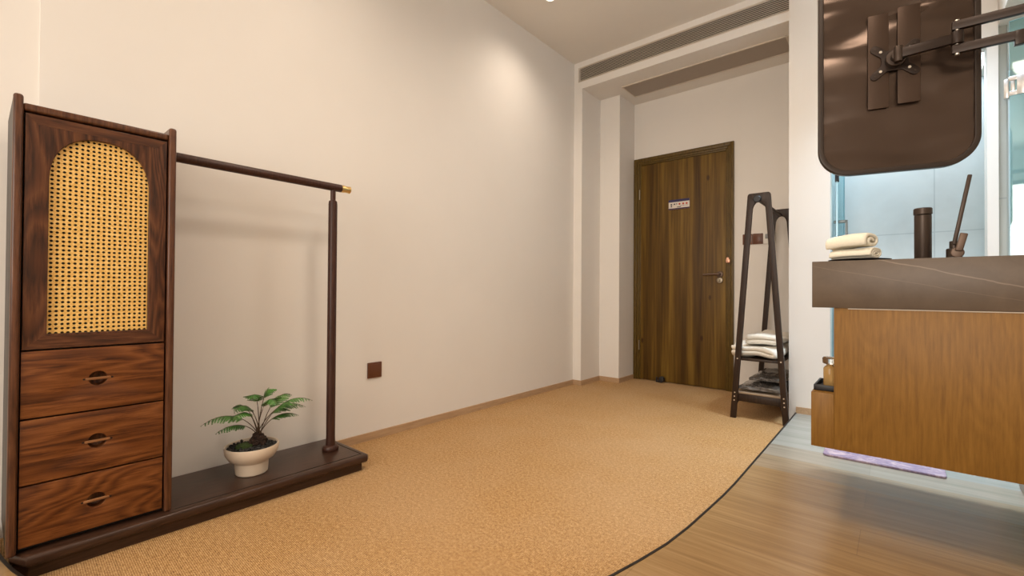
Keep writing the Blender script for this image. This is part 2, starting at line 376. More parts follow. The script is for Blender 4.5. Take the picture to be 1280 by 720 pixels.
b = prism(nb(), [(-2.55, YB), (-2.092, YB), (-2.092, 3.72), (-1.897, 3.72), (-1.897, 4.25), (-2.55, 4.25)], -.1, 2.579)
struct('wall_alcove', b, M_wall)
b = box(nb(), -2.55, -.44, YD, 4.25, 2.579, CEIL); box(b, -1.897, -.44, YD, 4.25, 2.045, 2.579); box(b, -1.030, -.44, YD, 4.25, -.1, 2.045)
struct('wall_far', b, M_wall)
# header over the entry with the vent cavity, and the soffit with the return opening
b = nb()
for a in ((-2.55, -.44, 3.43, YD, 2.579, CEIL), (-2.55, -2.122, YB, 3.43, 2.579, CEIL), (-2.122, -.44, YB, 3.43, 2.764, CEIL), (-2.122, -.44, YB, 3.43, 2.579, 2.646)): box(b, *a)
struct('wall_header', b, M_wall)
# column beside the platform
b = prism(nb(), [(-.530, YC), (-.313, YC), (-.313, 3.50), (-.37, 3.50), (-.37, 4.25), (-.44, 4.25), (-.44, 3.62), (-.530, 3.62)], -.1, CEIL)
struct('wall_right', b, M_wall)
b = box(nb(), -.313, .396, YC, YC+.10, 2.10, CEIL); box(b, .355, .396, YC, YC+.10, .05, 2.10)
struct('wall_bathroom', b, M_wall)
struct('wall_bathroom_side', box(nb(), -.370, -.358, 3.502, 4.10, .05, 2.6), M_tileY)
struct('wall_bathroom_back', box(nb(), -.37, 1.1, 4.10, 4.2, -.1, CEIL), M_tile)
b = box(nb(), .397, .432, YC+.03, YC+.1, .05, 2.187); struct('trim_2', b, M_tileW, label='greige tiled jamb')
struct('ceiling_bathroom', box(nb(), .397, XR, 2.3, 4.1, 2.187, 2.25), M_ceil)
b = box(nb(), .397, .43, 2.3, YC+.1, 2.25, CEIL); box(b, .43, XR, 2.3, 2.33, 2.25, CEIL); struct('wall_bathroom_upper', b, M_wall)
struct('wall_side', box(nb(), XR, XR+.12, YBK, 4.2, -.1, CEIL), M_wall)
b = nb()
for a in ((-2.55, -1.6, 0, CEIL), (.4, 1.1, 0, CEIL), (-1.6, .4, 0, .75), (-1.6, .4, 2.35, CEIL)): box(b, a[0], a[1], YBK-.12, YBK, a[2], a[3])
struct('wall_back', b, M_wall)
b = nb()
for a in ((-1.6, -1.54, .75, 2.35), (.34, .4, .75, 2.35), (-.63, -.57, .75, 2.35), (-1.6, .4, .75, .81), (-1.6, .4, 2.29, 2.35)): box(b, a[0], a[1], YBK-.1, YBK-.04, a[2], a[3])
wf = struct('added_fill_window', b, M_plateW)  # unseen window, added to go with the fill lamp behind the camera
obj('pane', box(nb(), -1.55, .35, YBK-.075, YBK-.069, .8, 2.3), M_pane, wf, smooth=0)
# skirting boards
def skirt(name, pts, z0=0, h=.041, t=.010):
    b = nb()
    for (x0, y0), (x1, y1) in zip(pts, pts[1:]):
        d = Vector((x1-x0, y1-y0)).normalized(); n = Vector((d.y, -d.x))*t
        prism(b, [(x0-d.x*0, y0), (x1+d.x*t*.0, y1), (x1+n.x, y1+n.y), (x0+n.x, y0+n.y)], z0, z0+h)
    return struct(name, b, M_skirt)
skirt('baseboard_left', [(XL, 1.16), (XL, YB), ])
skirt('baseboard_alcove', [(XL+.01, YB), (-2.092, YB)]); skirt('baseboard_alcove_side', [(-2.092, YB-.01), (-2.092, 3.72)])
skirt('baseboard_far', [(-2.082, 3.72), (-1.897, 3.72)]); skirt('baseboard_far_side', [(-1.897, 3.71), (-1.897, 4.0)])
skirt('baseboard_right', [(-.489, YC), (-.313, YC)], .05, .040)
skirt('baseboard_entry', [(-1.015, YD), (-.44, YD)])

# ------------------------------------------------------------------ entry door (setting)
b = nb()
def dframe(b, x0, x1, ztop, wdt, y0, y1):
    box(b, x0, x0+wdt, y0, y1, .0, ztop, .003); box(b, x1-wdt, x1, y0, y1, .0, ztop, .003); box(b, x0+wdt, x1-wdt, y0, y1, ztop-wdt, ztop, .003)
dframe(b, -1.893, -1.020, 2.055, .030, YD-.018, YD+.05); dframe(b, -1.865, -1.048, 2.028, .022, YD-.010, YD+.08)
dframe(b, -1.845, -1.068, 2.008, .016, YD-.003, YD+.10)
fr = struct('door_1', b, M_doorF, label='olive brown pine door frame')
box_b = box(nb(), -1.832, -1.082, YD+.002, YD+.045, .006, 1.990, .002)
leaf = obj('door_leaf', box_b, M_door, fr)
obj('door_gap', box(nb(), -1.850, -1.062, YD+.05, YD+.10, 0, 2.0), M_black, fr)
b = cyl(nb(), (-1.130, YD+.004, .962), (-1.130, YD-.008, .962), .026, bev=.003); cyl(b, (-1.130, YD-.006, .962), (-1.130, YD-.045, .962), .010)
tube(b, [(-1.126, YD-.045, .962), (-1.155, YD-.050, .963), (-1.20, YD-.052, .962), (-1.25, YD-.050, .960)], .0085, 12)
obj('lever_handle', b, M_bronzeL, leaf)
b = cyl(nb(), (-1.130, YD+.004, .912), (-1.130, YD-.010, .912), .024, bev=.003); cyl(b, (-1.130, YD-.01, .912), (-1.130, YD-.016, .912), .010); box(b, -1.1325, -1.1275, YD-.028, YD-.014, .900, .924, .001)
obj('keyhole_rose', b, M_nick, leaf)
for z in (1.72, .32): obj('hinge', cyl(nb(), (-1.838, YD-.012, z-.045), (-1.838, YD-.012, z+.045), .005), M_nick, fr)
b = box(nb(), -1.075, -1.045, YD-.034, YD-.018, 1.055, 1.085, .003); cyl(b, (-1.062, YD-.03, 1.09), (-1.062, YD-.018, 1.09), .010)
obj('door_latch', b, mat('copper_latch', (.75, .42, .28), .35, .6), fr)
# door stop
t = thing('door_stop', 'small black round rubber door stop at the foot of the entry door', 'door stop', (-1.62, YD-.03, 0))
obj('bumper', cyl(nb(), (-1.612, YD-.055, .030), (-1.612, YD-.015, .030), .026, bev=.006), M_blk, t)
b = box(nb(), -1.665, -1.62, YD-.035, YD-.02, .0, .018, .003); cyl(b, (-1.66, YD-.028, .0), (-1.66, YD-.028, .045), .007); obj('hook', b, M_blk, t)
# notice on the door
t = thing('door_sign', 'small white and navy notice with red icons fixed on the pine entry door', 'sign', (-1.473, YD-.004, 1.55))
SX0, SX1, SZ0, SZ1 = -1.565, -1.381, 1.547, 1.634
obj('sign_board', box(nb(), SX0, SX1, YD-.004, YD+.001, SZ0, SZ1, .0008), mat('sign_white', (.72, .66, .60), .4), t)
M_navy = mat('sign_navy', (.018, .012, .085), .4); M_red = mat('sign_red', (.50, .05, .02), .4); M_ink = mat('sign_ink', (.03, .02, .03), .5)
obj('header_band', box(nb(), SX0, SX1, YD-.0055, YD-.0035, SZ1-.021, SZ1), M_navy, t, smooth=0)
obj('footer_band', box(nb(), SX0, SX1, YD-.0055, YD-.0035, SZ0, SZ0+.011), mat('sign_maroon', (.05, .012, .05), .4), t, smooth=0)
b = nb()
for (u, v_, w_, h_) in ((.018, .044, .014, .011), (.020, .027, .010, .012), (.046, .046, .014, .010), (.070, .046, .006, .011)): box(b, SX0+u, SX0+u+w_, YD-.0055, YD-.0035, SZ0+v_-.004, SZ0+v_-.004+h_)
obj('pictogram', b, M_ink, t, smooth=0)
for u in (.098, .130, .160): obj('red_icon', cyl(nb(), (SX0+u, YD-.0058, SZ0+.045), (SX0+u, YD-.0035, SZ0+.045), .0085, seg=16), M_red, t)
b = nb()
for u, w_ in ((.105, .012), (.122, .020), (.148, .024)): box(b, SX0+u, SX0+u+w_, YD-.0055, YD-.0035, SZ0+.028, SZ0+.031)
box(b, SX0+.075, SX0+.11, YD-.0055, YD-.0035, SZ0+.016, SZ0+.024)
obj('small_print', b, mat('sign_grey', (.20, .17, .17), .5), t, smooth=0)

# switch plates by the door
t = thing('light_switch', 'double brown switch plate on the wall between the door and the rack', 'light switch', (-.875, YD, 1.24))
for x0, x1 in ((-.955, -.884), (-.882, -.808)): 
    pl = obj('switch_plate', box(nb(), x0, x1, YD-.009, YD, 1.197, 1.281, .003), M_plateB, t); obj('rocker', box(nb(), x0+.012, x1-.012, YD-.012, YD-.008, 1.210, 1.268, .002), M_plateB, pl)
t = thing('card_switch', 'white card switch with a grey slot beside the brown switch plate', 'switch', (-.765, YD, 1.24))
obj('face_plate', box(nb(), -.806, -.722, YD-.010, YD, 1.197, 1.281, .003), M_plateW, t); obj('card_slot', box(nb(), -.792, -.765, YD-.014, YD-.009, 1.235, 1.272, .002), M_screen, t)
t = thing('wall_socket', 'square brown socket plate low on the white wall right of the clothes rail', 'socket', (XL, 1.41, .374))
obj('cover_plate', box(nb(), XL, XL+.009, 1.367, 1.453, .332, .416, .003), M_plateB, t)
obj('cover_flap', box(nb(), XL+.008, XL+.0105, 1.378, 1.442, .343, .405, .001), M_plateB, t)

# vent over the entry
t = thing('air_vent', 'long linear louvred air vent in the beam above the entry', 'air vent', (-1.3, YB, 2.70))
fb = nb(); 
for a in ((-2.130, -.531, 2.760, 2.768), (-2.130, -.531, 2.640, 2.648)): box(fb, a[0], a[1], YB-.004, YB+.01, a[2], a[3], .001)
box(fb, -2.130, -2.124, YB-.004, YB+.01, 2.640, 2.768, .001)
obj('vent_frame', fb, M_vent, t)
obj('backing', box(nb(), -2.120, -.445, YB+.020, YB+.028, 2.648, 2.762), M_cavity, t, smooth=0)
for k in range(9):
    z = 2.6545 + k*.0126; sb = nb()
    prism_pts = [(YB+.001, z), (YB+.001, z+.0042), (YB+.014, z+.0062), (YB+.014, z+.0045)]
    vs0 = [sb.verts.new((-2.124, y, zz)) for y, zz in prism_pts]; vs1 = [sb.verts.new((-.535, y, zz)) for y, zz in prism_pts]
    sb.faces.new(vs0); sb.faces.new(vs1[::-1])
    for i in range(4): sb.faces.new((vs0[i], vs0[(i+1) % 4], vs1[(i+1) % 4], vs1[i]))
    obj('louvre', sb, M_vent, t, smooth=0)
t = thing('return_air_grille', 'flat greyish perforated grille in the lowered ceiling above the entry', 'air vent', (-1.2, 3.71, 2.579))
obj('perforated_panel', box(nb(), -1.80, -.585, 3.59, 3.83, 2.574, 2.582), M_grille, t, smooth=0)
fb = nb(); box(fb, -1.808, -.577, 3.582, 3.590, 2.570, 2.582); box(fb, -1.808, -.577, 3.83, 3.838, 2.570, 2.582); box(fb, -1.808, -1.80, 3.59, 3.83, 2.570, 2.582); box(fb, -.585, -.565, 3.582, 3.838, 2.568, 2.582)
obj('grille_frame', fb, M_vent, t, smooth=0)

# ceiling downlights (only the one above the left wall shows)
LAB = ['recessed ceiling spotlight near the left wall above the frame edge', 'recessed ceiling spotlight above the clothes rail', 'recessed ceiling spotlight over the middle of the carpet', 'recessed ceiling spotlight in front of the coat rack', 'recessed ceiling spotlight behind the camera', 'recessed ceiling spotlight behind the cabinet', 'added recessed ceiling spotlight in front of the vanity as wall fill']
for (x, y, e, cone), lb in zip(DOWN, LAB):
    t = thing('ceiling_spotlight', lb, 'ceiling light', (x, y, CEIL), 'recessed ceiling spotlights')
    obj('trim_ring', lathe(nb(), [(.030, -.001), (.044, -.001), (.046, -.004), (.044, -.006), (.032, -.005), (.030, -.001)], x, y, CEIL), M_plateW, t)
    obj('lens', lathe(nb(), [(0, -.003), (.031, -.003), (.031, -.0005)], x, y, CEIL), M_lens, t)
    light('SPOT', (x, y, CEIL-.02), e, WARM, .16, spot=cone+45, blend=1)

# ------------------------------------------------------------------ cabinet with clothes rail
FX = -1.838; ZB = .070
cab = thing('cabinet_wardrobe', 'tall walnut cabinet with arched cane door and attached clothes rail on a long base', 'cabinet', (-1.98, .6, 0))
# base: plinth + moulded top
def rounded_top(x0, x1, y0, y1, z0, z1, r):
    b = nb(); box(b, x0, x1, y0, y1, z0, z1); return b
b = prism(nb(), [(-2.165, .075), (-1.860, .075), (-1.832, .105), (-1.832, 1.130), (-2.165, 1.130)], 0, .040)
obj('plinth', b, M_base, cab)
b = prism(nb(), [(-2.168, .070), (-1.870, .070), (-1.810, .100), (-1.810, 1.146), (-1.824, 1.158), (-2.155, 1.158), (-2.168, 1.146)], .036, ZB)
es = [e for e in b.edges if abs(e.verts[0].co.z-e.verts[1].co.z) < 1e-6]
bmesh.ops.bevel(b, geom=es, offset=.013, segments=5, affect='EDGES', profile=.5)
bt = obj('base_top', b, M_base, cab)
b = nb()
for y0, y1, x0, x1 in ((.44, 1.132, -1.842, -1.839), (1.129, 1.132, -2.14, -1.842)): box(b, x0, x1, y0, y1, ZB, ZB+.0012)
obj('edge_groove', b, M_black, bt, smooth=0)
# carcass
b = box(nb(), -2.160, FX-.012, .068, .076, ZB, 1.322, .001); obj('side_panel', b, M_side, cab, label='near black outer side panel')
b = box(nb(), -2.160, FX-.012, .416, .424, ZB, 1.322, .001); obj('side_panel', b, M_stile, cab)
obj('back_panel', box(nb(), -2.162, -2.152, .072, .420, ZB, 1.31), M_side, cab)
obj('bottom_panel', box(nb(), -2.15, FX-.03, .077, .415, ZB, ZB+.008), M_black, cab)
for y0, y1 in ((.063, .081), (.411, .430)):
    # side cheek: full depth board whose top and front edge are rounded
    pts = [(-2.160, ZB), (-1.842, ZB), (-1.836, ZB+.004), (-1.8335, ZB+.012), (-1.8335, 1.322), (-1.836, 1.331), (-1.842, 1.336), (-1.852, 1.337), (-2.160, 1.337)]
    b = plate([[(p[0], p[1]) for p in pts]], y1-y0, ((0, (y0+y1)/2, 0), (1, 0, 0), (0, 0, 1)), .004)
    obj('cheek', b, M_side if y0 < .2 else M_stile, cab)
    obj('rounded_front_edge', box(nb(), -1.852, -1.8325, y0-.001, y1+.001, ZB, 1.3375, .0075, 4), M_stile, cab)
b = box(nb(), -2.15, FX-.002, .081, .411, 1.296, 1.317, .006, 3); obj('top_rail', b, M_stile, cab)
obj('inner_carcass', box(nb(), -2.150, FX-.030, .082, .410, ZB+.006, 1.296), M_black, cab)
# door leaf with arched opening
def arch(hw, cy, z0, z1, rz, ex=2.35, n=36):
    out = [(cy-hw, z0), (cy+hw, z0)]
    zs = z1-rz
    for i in range(n+1):
        a = math.pi*i/n; c_, s_ = math.cos(a), math.sin(a)
        out.append((cy+hw*math.copysign(abs(c_)**(2/ex), c_), zs+rz*abs(s_)**(2/ex)))
    return out
DY0, DY1, DZ0, DZ1 = .086, .406, .631, 1.290
dc = (.134+.362)/2
ar = arch(.114, dc, .673, 1.249, .145)
door = obj('cane_door', plate([[(DY0, DZ0), (DY1, DZ0), (DY1, DZ1), (DY0, DZ1)], ar], .018, ((FX-.013, 0, 0), (0, 1, 0), (0, 0, 1)), .0012), M_walV, cab)
# rails of the door (horizontal grain) as thin veneered faces with mitred ends
for z0, z1, zi in ((DZ0, .668, 1), (1.262, DZ1, -1)):
    if zi == 1: pts = [(DY0+.002, z0+.002), (DY1-.002, z0+.002), (DY1-.040, z1), (DY0+.040, z1)]
    else: pts = [(DY0+.026, z0), (DY1-.026, z0), (DY1-.002, z1-.002), (DY0+.002, z1-.002)]
    obj('door_rail', plate([pts], .0012, ((FX-.0038, 0, 0), (0, 1, 0), (0, 0, 1))), M_walHd, door, smooth=0)
# cane webbing with real holes
b = nb(); P = .01262; nc, nr = 18, 46; y00 = dc - nc*P/2; z00 = .668
def inside(y, z):
    u = abs(y-dc); 
    if u > .118 or z > 1.255: return False
    if z < 1.104: return True
    return (u/.119)**2.35 + ((z-1.104)/.152)**2.35 <= 1
vc = {}
def gv_(y, z, x=0):
    k = (round(y, 5), round(z, 5), x)
    if k not in vc: vc[k] = b.verts.new((FX-.0155+x, y, z))
    return vc[k]
for i in range(nc):
    for j in range(nr):
        cy, cz = y00+(i+.5)*P, z00+(j+.5)*P
        if not inside(cy, cz) and not inside(cy+(P*.5 if cy < dc else -P*.5), cz-P*.5): continue
        h = P/2; jx = random.uniform(-.0004, .0004); jz = random.uniform(-.0004, .0004)
        out = [(cy+h, cz), (cy+h, cz+h), (cy, cz+h), (cy-h, cz+h), (cy-h, cz), (cy-h, cz-h), (cy, cz-h), (cy+h, cz-h)]
        ov = [gv_(*p) for p in out]; iv = []; bv = []
        for k in range(8):
            a = math.pi*k/4; rr = (.0041, .0038)[k % 2]
            iv.append(b.verts.new((FX-.0155, cy+jx+rr*math.cos(a), cz+jz+rr*.92*math.sin(a)))); bv.append(b.verts.new((FX-.0168, cy+jx+rr*math.cos(a), cz+jz+rr*.92*math.sin(a))))
        for k in range(8):
            b.faces.new((ov[k], ov[(k+1) % 8], iv[(k+1) % 8], iv[k])); b.faces.new((iv[k], iv[(k+1) % 8], bv[(k+1) % 8], bv[k]))
obj('cane_webbing', b, M_cane, door, smooth=0)
obj('backing_board', box(nb(), FX-.026, FX-.023, DY0+.01, DY1-.01, DZ0+.01, DZ1-.01), M_black, door, smooth=0)
# drawers with round finger recess and cross bar
for k, (z0, z1) in enumerate(((.440, .626), (.256, .435), (.085, .251))):
    zc = (.533, .352, .160)[k] if False else z0+(z1-z0)*.5
    yc = .245
    dr = obj('drawer', plate([[(DY0-.001, z0), (DY1, z0), (DY1, z1), (DY0-.001, z1)], circ(yc, zc, .0215, 40)], .018, ((FX-.013, 0, 0), (0, 1, 0), (0, 0, 1)), .0012), M_walH, cab)
    cup = nb(); rings = []
    for r_, d_ in ((.0225, .006), (.0215, .012), (.017, .020), (.008, .0235), (0, .024)):
        rings.append([cup.verts.new((FX-.004-d_, yc+r_*math.cos(2*math.pi*i/32), zc+r_*math.sin(2*math.pi*i/32))) for i in range(32)] if r_ else [cup.verts.new((FX-.004-d_, yc, zc))])
    for a, c2 in zip(rings, rings[1:]):
        for i in range(32):
            if len(c2) == 1: cup.faces.new((a[i], a[(i+1) % 32], c2[0]))
            else: cup.faces.new((a[i], a[(i+1) % 32], c2[(i+1) % 32], c2[i]))
    obj('finger_recess', cup, M_walV, dr)
    hb = box(nb(), FX-.009, FX-.001, yc-.029, yc+.029, zc-.0038, zc+.0038, .0022, 2); obj('pull_bar', hb, M_pull, dr)
    for s in (-1, 1): obj('pin_hole', cyl(nb(), (FX-.006, yc+s*.032, zc), (FX-.0032, yc+s*.032, zc), .0026, seg=12), M_black, dr)
# rail, post, collar
b = cyl(nb(), (-1.99, .430, 1.281), (-1.99, 1.106, 1.281), .0175, seg=28, bev=.003); obj('clothes_rail', b, M_rail, cab)
b = nb()
prof = [(.0172, 0), (.0172, .012), (.0150, .024), (.0158, .036), (.0172, .043), (.0150, .045), (0, .045)]
b = lathe(nb(), prof, 0, 0, 0, 28)
for v in b.verts: v.co = Vector((-1.99 + v.co.x, 1.105 + v.co.z, 1.281 + v.co.y))
obj('brass_cap', b, M_brass, cab, label='brass end cap')
prof = [(0, 0), (.021, 0), (.021, .03), (.0195, .06), (.0195, 1.130), (.018, 1.145), (.0115, 1.150), (.0115, 1.205), (0, 1.205)]
obj('post', lathe(nb(), prof, -1.99, 1.066, ZB, 28), M_rail, cab)
obj('post_collar', lathe(nb(), [(0, 0), (.033, 0), (.036, .006), (.036, .014), (.030, .023), (.020, .026), (0, .026)], -1.99, 1.066, ZB, 32), M_rail, cab)

# ------------------------------------------------------------------ potted fern
PX, PY = -1.985, .730
pot = thing('potted_fern', 'small green fern in a cream footed bowl on the dark cabinet base', 'potted plant', (PX, PY, ZB))
prof = [(0, 0), (.054, 0), (.058, .004), (.060, .030), (.060, .046), (.064, .051), (.082, .062), (.094, .082), (.098, .106), (.096, .1125), (.0925, .112), (.091, .104), (.086, .086), (0, .082)]
obj('pot', lathe(nb(), prof, PX, PY, ZB, 56), M_cer, pot)
b = lathe(nb(), [(0, .108), (.03, .107), (.06, .103), (.091, .101)], PX, PY, ZB, 40)
for _ in range(150):
    a = random.uniform(0, 6.28); r = .085*math.sqrt(random.random()); s = random.uniform(.003, .0065)
    vs = bmesh.ops.create_icosphere(b, subdivisions=1, radius=s)['verts']
    for v in vs: v.co = v.co*random.uniform(.8, 1.2) + Vector((PX+r*math.cos(a), PY+r*math.sin(a), ZB+.106+random.uniform(0, .004)))
obj('gravel_soil', b, M_soil, pot)
def blob(bm, c, r, s=(1, 1, 1), amp=.3, fr=40, sub=3):
    vs = bmesh.ops.create_icosphere(bm, subdivisions=sub, radius=1)['verts']
    for v in vs:
        d = v.co.normalized(); k = 1 + amp*noise.noise(Vector(c)*3 + d*fr*.06)
        v.co = Vector((c[0]+d.x*r*s[0]*k, c[1]+d.y*r*s[1]*k, c[2]+d.z*r*s[2]*k))
b = nb(); blob(b, (PX, PY+.022, ZB+.128), .024, (1, 1, 1.1), .5); blob(b, (PX+.01, PY+.004, ZB+.120), .018, (1, 1.2, .9), .5); blob(b, (PX-.005, PY+.040, ZB+.122), .015, (1, 1.1, 1), .5); blob(b, (PX+.02, PY+.03, ZB+.115), .013, (1, 1, 1), .5)
obj('rhizome', b, M_rhiz, pot)
b = nb(); blob(b, (PX+.005, PY-.030, ZB+.112), .024, (1, 1.4, .55), .3); obj('moss_mound', b, M_moss, pot)
def frond(ang, reach, height, stemfrac, bw, droop, seed, y_off=0, z_tip=0):
    """arching rachis, then a triangular toothed blade of pinnae on both sides"""
    rnd = random.Random(seed)
    d = Vector((math.cos(ang), math.sin(ang), 0)); side0 = Vector((-d.y, d.x, 0))
    base = Vector((PX+rnd.uniform(-.006, .008), PY+.022+rnd.uniform(-.008, .008), ZB+.140))
    P0 = base; P1 = base + d*reach*.20 + Vector((0, 0, height*.75)); P2 = base + d*reach*.60 + Vector((0, 0, height*1.18)); P3 = base + d*reach + Vector((0, 0, height*(1-droop)))
    def bz(t): return P0*(1-t)**3 + P1*3*t*(1-t)**2 + P2*3*t*t*(1-t) + P3*t**3
    def dz(t): return ((P1-P0)*3*(1-t)**2 + (P2-P1)*6*t*(1-t) + (P3-P2)*3*t*t).normalized()
    st = tube(nb(), [bz(t/14) for t in range(15)], lambda u: .0014*(1-u)+.0006, 6)
    so = obj('frond_stem', st, M_stem, pot)
    bl = nb(); n = 12
    for i in range(n):
        t = stemfrac + (1-stemfrac)*(i/(n-1))*.97; p = bz(t); tn = dz(t); sd = tn.cross(Vector((0, 0, 1))).normalized(); up = sd.cross(tn)
        u = i/(n-1); ln = bw*(1-u)**.75*(.62+.38*min(1, u*5)) + .004
        for s in (-1, 1):
            dirp = (tn*.62 + sd*s*.95 - up*(.18+rnd.uniform(-.1, .14))).normalized(); wv_ = dirp.cross(up).normalized()
            m_ = max(4, int(ln/.0042)); cpts = []
            for k in range(m_+1):
                q = k/m_; cen = p + dirp*ln*q - up*ln*.22*q*q; wd = ln*.135*(1-q)**.6 + .0006
                cpts.append((cen, wd))
            for k in range(m_):
                (c0, w0), (c1, w1) = cpts[k], cpts[k+1]
                for s2 in (-1, 1):   # saw teeth either side of the midrib
                    a_ = bl.verts.new(c0); b_ = bl.verts.new(c1); tip = bl.verts.new(c0.lerp(c1, 1.05) + wv_*s2*w0*1.75 - up*w0*.2); r_ = bl.verts.new(c0 + wv_*s2*w0*.45)
                    bl.faces.new((a_, b_, tip, r_))
    obj('frond_blade', bl, M_leaf, so, smooth=0)
# angles: +Y is to the right along the wall, -Y to the left, +X towards the room
frond(R(-92), .205, .115, .40, .060, .32, 1)
frond(R(-70), .120, .150, .42, .055, .20, 2)
frond(R(-120), .095, .135, .45, .040, .15, 3)
frond(R(80), .19, .125, .38, .062, .30, 4)
frond(R(55), .20, .150, .40, .055, .12, 5)
frond(R(105), .15, .150, .40, .050, .10, 6)
frond(R(20), .11, .165, .45, .056, .18, 7)
frond(R(-35), .11, .185, .48, .050, .08, 8)
frond(R(-80), .165, .075, .42, .045, .35, 11)
frond(R(-55), .15, .13, .42, .05, .25, 12)
frond(R(75), .15, .085, .42, .045, .3, 13)
frond(R(95), .06, .185, .5, .045, .12, 9)

# ------------------------------------------------------------------ coat rack
rk = thing('coat_rack', 'tall dark brown A frame coat rack with two shelves in front of the switches', 'coat rack', (-.68, 3.54, 0))
def aframe(y, th=.022, nm='end_frame'):
    xc = -.664; H = 1.437
    bo, to = .166, .064     # half widths outside at bottom / top
    wl = .034
    O = [(xc-bo, 0), (xc-bo+wl, 0)]
    zin = H-.115
    inner_half_b = bo-wl; inner_half_t = to-.026
    # outer outline, walking around with the open bottom between the legs
    pts = [(xc-bo, 0), (xc-bo+wl, 0)]
    pts += [(xc-inner_half_t, zin)]
    pts += [(xc+(inner_half_t)*math.cos(R(180-15*i)), zin+.062*math.sin(R(180-15*i))) for i in range(1, 12)]
    pts += [(xc+inner_half_t, zin), (xc+bo-wl, 0), (xc+bo, 0)]
    tx = to; pts += [(xc+tx+.001, H-.016)] + [(xc+tx-.014+.014*math.cos(R(a)), H-.014+.014*math.sin(R(a))) for a in (15, 35, 55, 75, 90)]
    pts += [(xc-tx+.014+.014*math.cos(R(a)), H-.014+.014*math.sin(R(a))) for a in (90, 110, 130, 150, 165)] + [(xc-tx-.001, H-.016)]
    return plate([pts], th, ((0, y, 0), (1, 0, 0), (0, 0, 1)), .002)
for y in (3.19, 3.905):
    fo = obj('end_frame', aframe(y), M_rack, rk)
    for (dx, z) in ((-1, .385), (1, .385), (-1, .165), (-1, .140), (-1, .115), (1, .165), (1, .140), (1, .115)):
        hx = .166-.017-.100*z/1.437; obj('bolt', cyl(nb(), (-.664+dx*hx, y-.0135, z), (-.664+dx*hx, y-.010, z), .0042, seg=12), M_steel, fo)
    kb = lathe(nb(), [(0, 0), (.021, 0), (.023, .004), (.023, .010), (.018, .014), (0, .015)], 0, 0, 0, 24)
    for v in kb.verts: v.co = Vector((-.664-.008+v.co.x, y-.011-v.co.z, 1.398+v.co.y))
    if y < 3.5: obj('end_knob', kb, M_blk, fo)
    else: kb.free()
obj('hanging_bar', cyl(nb(), (-.668, 3.20, 1.395), (-.668, 3.895, 1.395), .011), M_rack, rk)
for nm, z, hx, t_ in (('upper_shelf', .372, .122, .014), ('lower_shelf', .158, .128, .012)):
    sh = box(nb(), -.670-hx, -.670+hx, 3.20, 3.895, z, z+t_, .002)
    so = obj(nm, sh, M_rack if z > .3 else mat('shelf_top_board', (.30, .22, .15), .5), rk)
    if z < .3:
        for y in (3.202, 3.885): box(fbb := nb(), -.670-hx-.002, -.670+hx+.002, y, y+.012, z-.050, z-.001, .002); obj('cross_rail', fbb, M_rack, so)
        for s in (-1, 1):
            xo = -.670+s*(hx-.002)
            prism_ = [(xo, z-.001), (xo, z-.075), (xo-s*.035, z-.001)]
            obj('gusset', plate([[(p[0], p[1]) for p in prism_]], .010, ((0, 3.210, 0), (1, 0, 0), (0, 0, 1)), .001), M_rack, so)
def ribbon(path, th, x0, x1, axis='X', nseg=26, namp=.004, nfr=9, bulge=0, seed=0):
    """thick cloth: 2-D centreline path (v, z) swept along an axis, noisy"""
    b = nb(); pv = [Vector(p) for p in path]; out = []; n = len(pv)
    nor = []
    for i in range(n):
        t = (pv[min(i+1, n-1)]-pv[max(i-1, 0)]).normalized(); nor.append(Vector((-t.y, t.x)))
    loop = [pv[i]+nor[i]*th/2 for i in range(n)] + [pv[i]-nor[i]*th/2 for i in range(n-1, -1, -1)]
    rows = []
    for k in range(nseg+1):
        u = k/nseg; a = x0+(x1-x0)*u; row = []
        sc = 1 - bulge*(abs(2*u-1)**6)
        cen = sum(loop, Vector((0, 0)))/len(loop)
        for p in loop:
            q = cen+(p-cen)*sc
            dn = noise.noise_vector(Vector((a*nfr+seed, q.x*nfr, q.y*nfr*1.5)))*namp
            co = (a+dn.x*.6, q.x+dn.y, q.y+dn.z) if axis == 'X' else (q.x+dn.y, a+dn.x*.6, q.y+dn.z)
            row.append(b.verts.new(co))
        rows.append(row)
    m_ = len(loop)
    for r0, r1 in zip(rows, rows[1:]):
        for i in range(m_): b.faces.new((r0[i], r0[(i+1) % m_], r1[(i+1) % m_], r1[i]))
    for row, fl in ((rows[0], False), (rows[-1], True)):
        for i in range(n-1):
            q = (row[i], row[i+1], row[m_-2-i], row[m_-1-i]); b.faces.new(q if fl else q[::-1])
    return b
def fold_path(v0, v1, z0, th, layers, gap=.001, arc=5):
    pts = []; left = True
    for k in range(layers):
        z = z0+th/2+k*(th+gap); r = (th+gap)/2
        a, b_ = (v0, v1) if k % 2 == 0 else (v1, v0)
        pts += [(a+(b_-a)*i/8, z) for i in range(9)]
        if k < layers-1:
            s = 1 if k % 2 == 0 else -1
            pts += [(b_+s*r*math.sin(math.pi*i/arc), z+r-r*math.cos(math.pi*i/arc)) for i in range(1, arc)]
    return pts
def smoothobj(o, lv=1):
    m_ = o.modifiers.new('subdivision', 'SUBSURF'); m_.levels = lv; m_.render_levels = lv
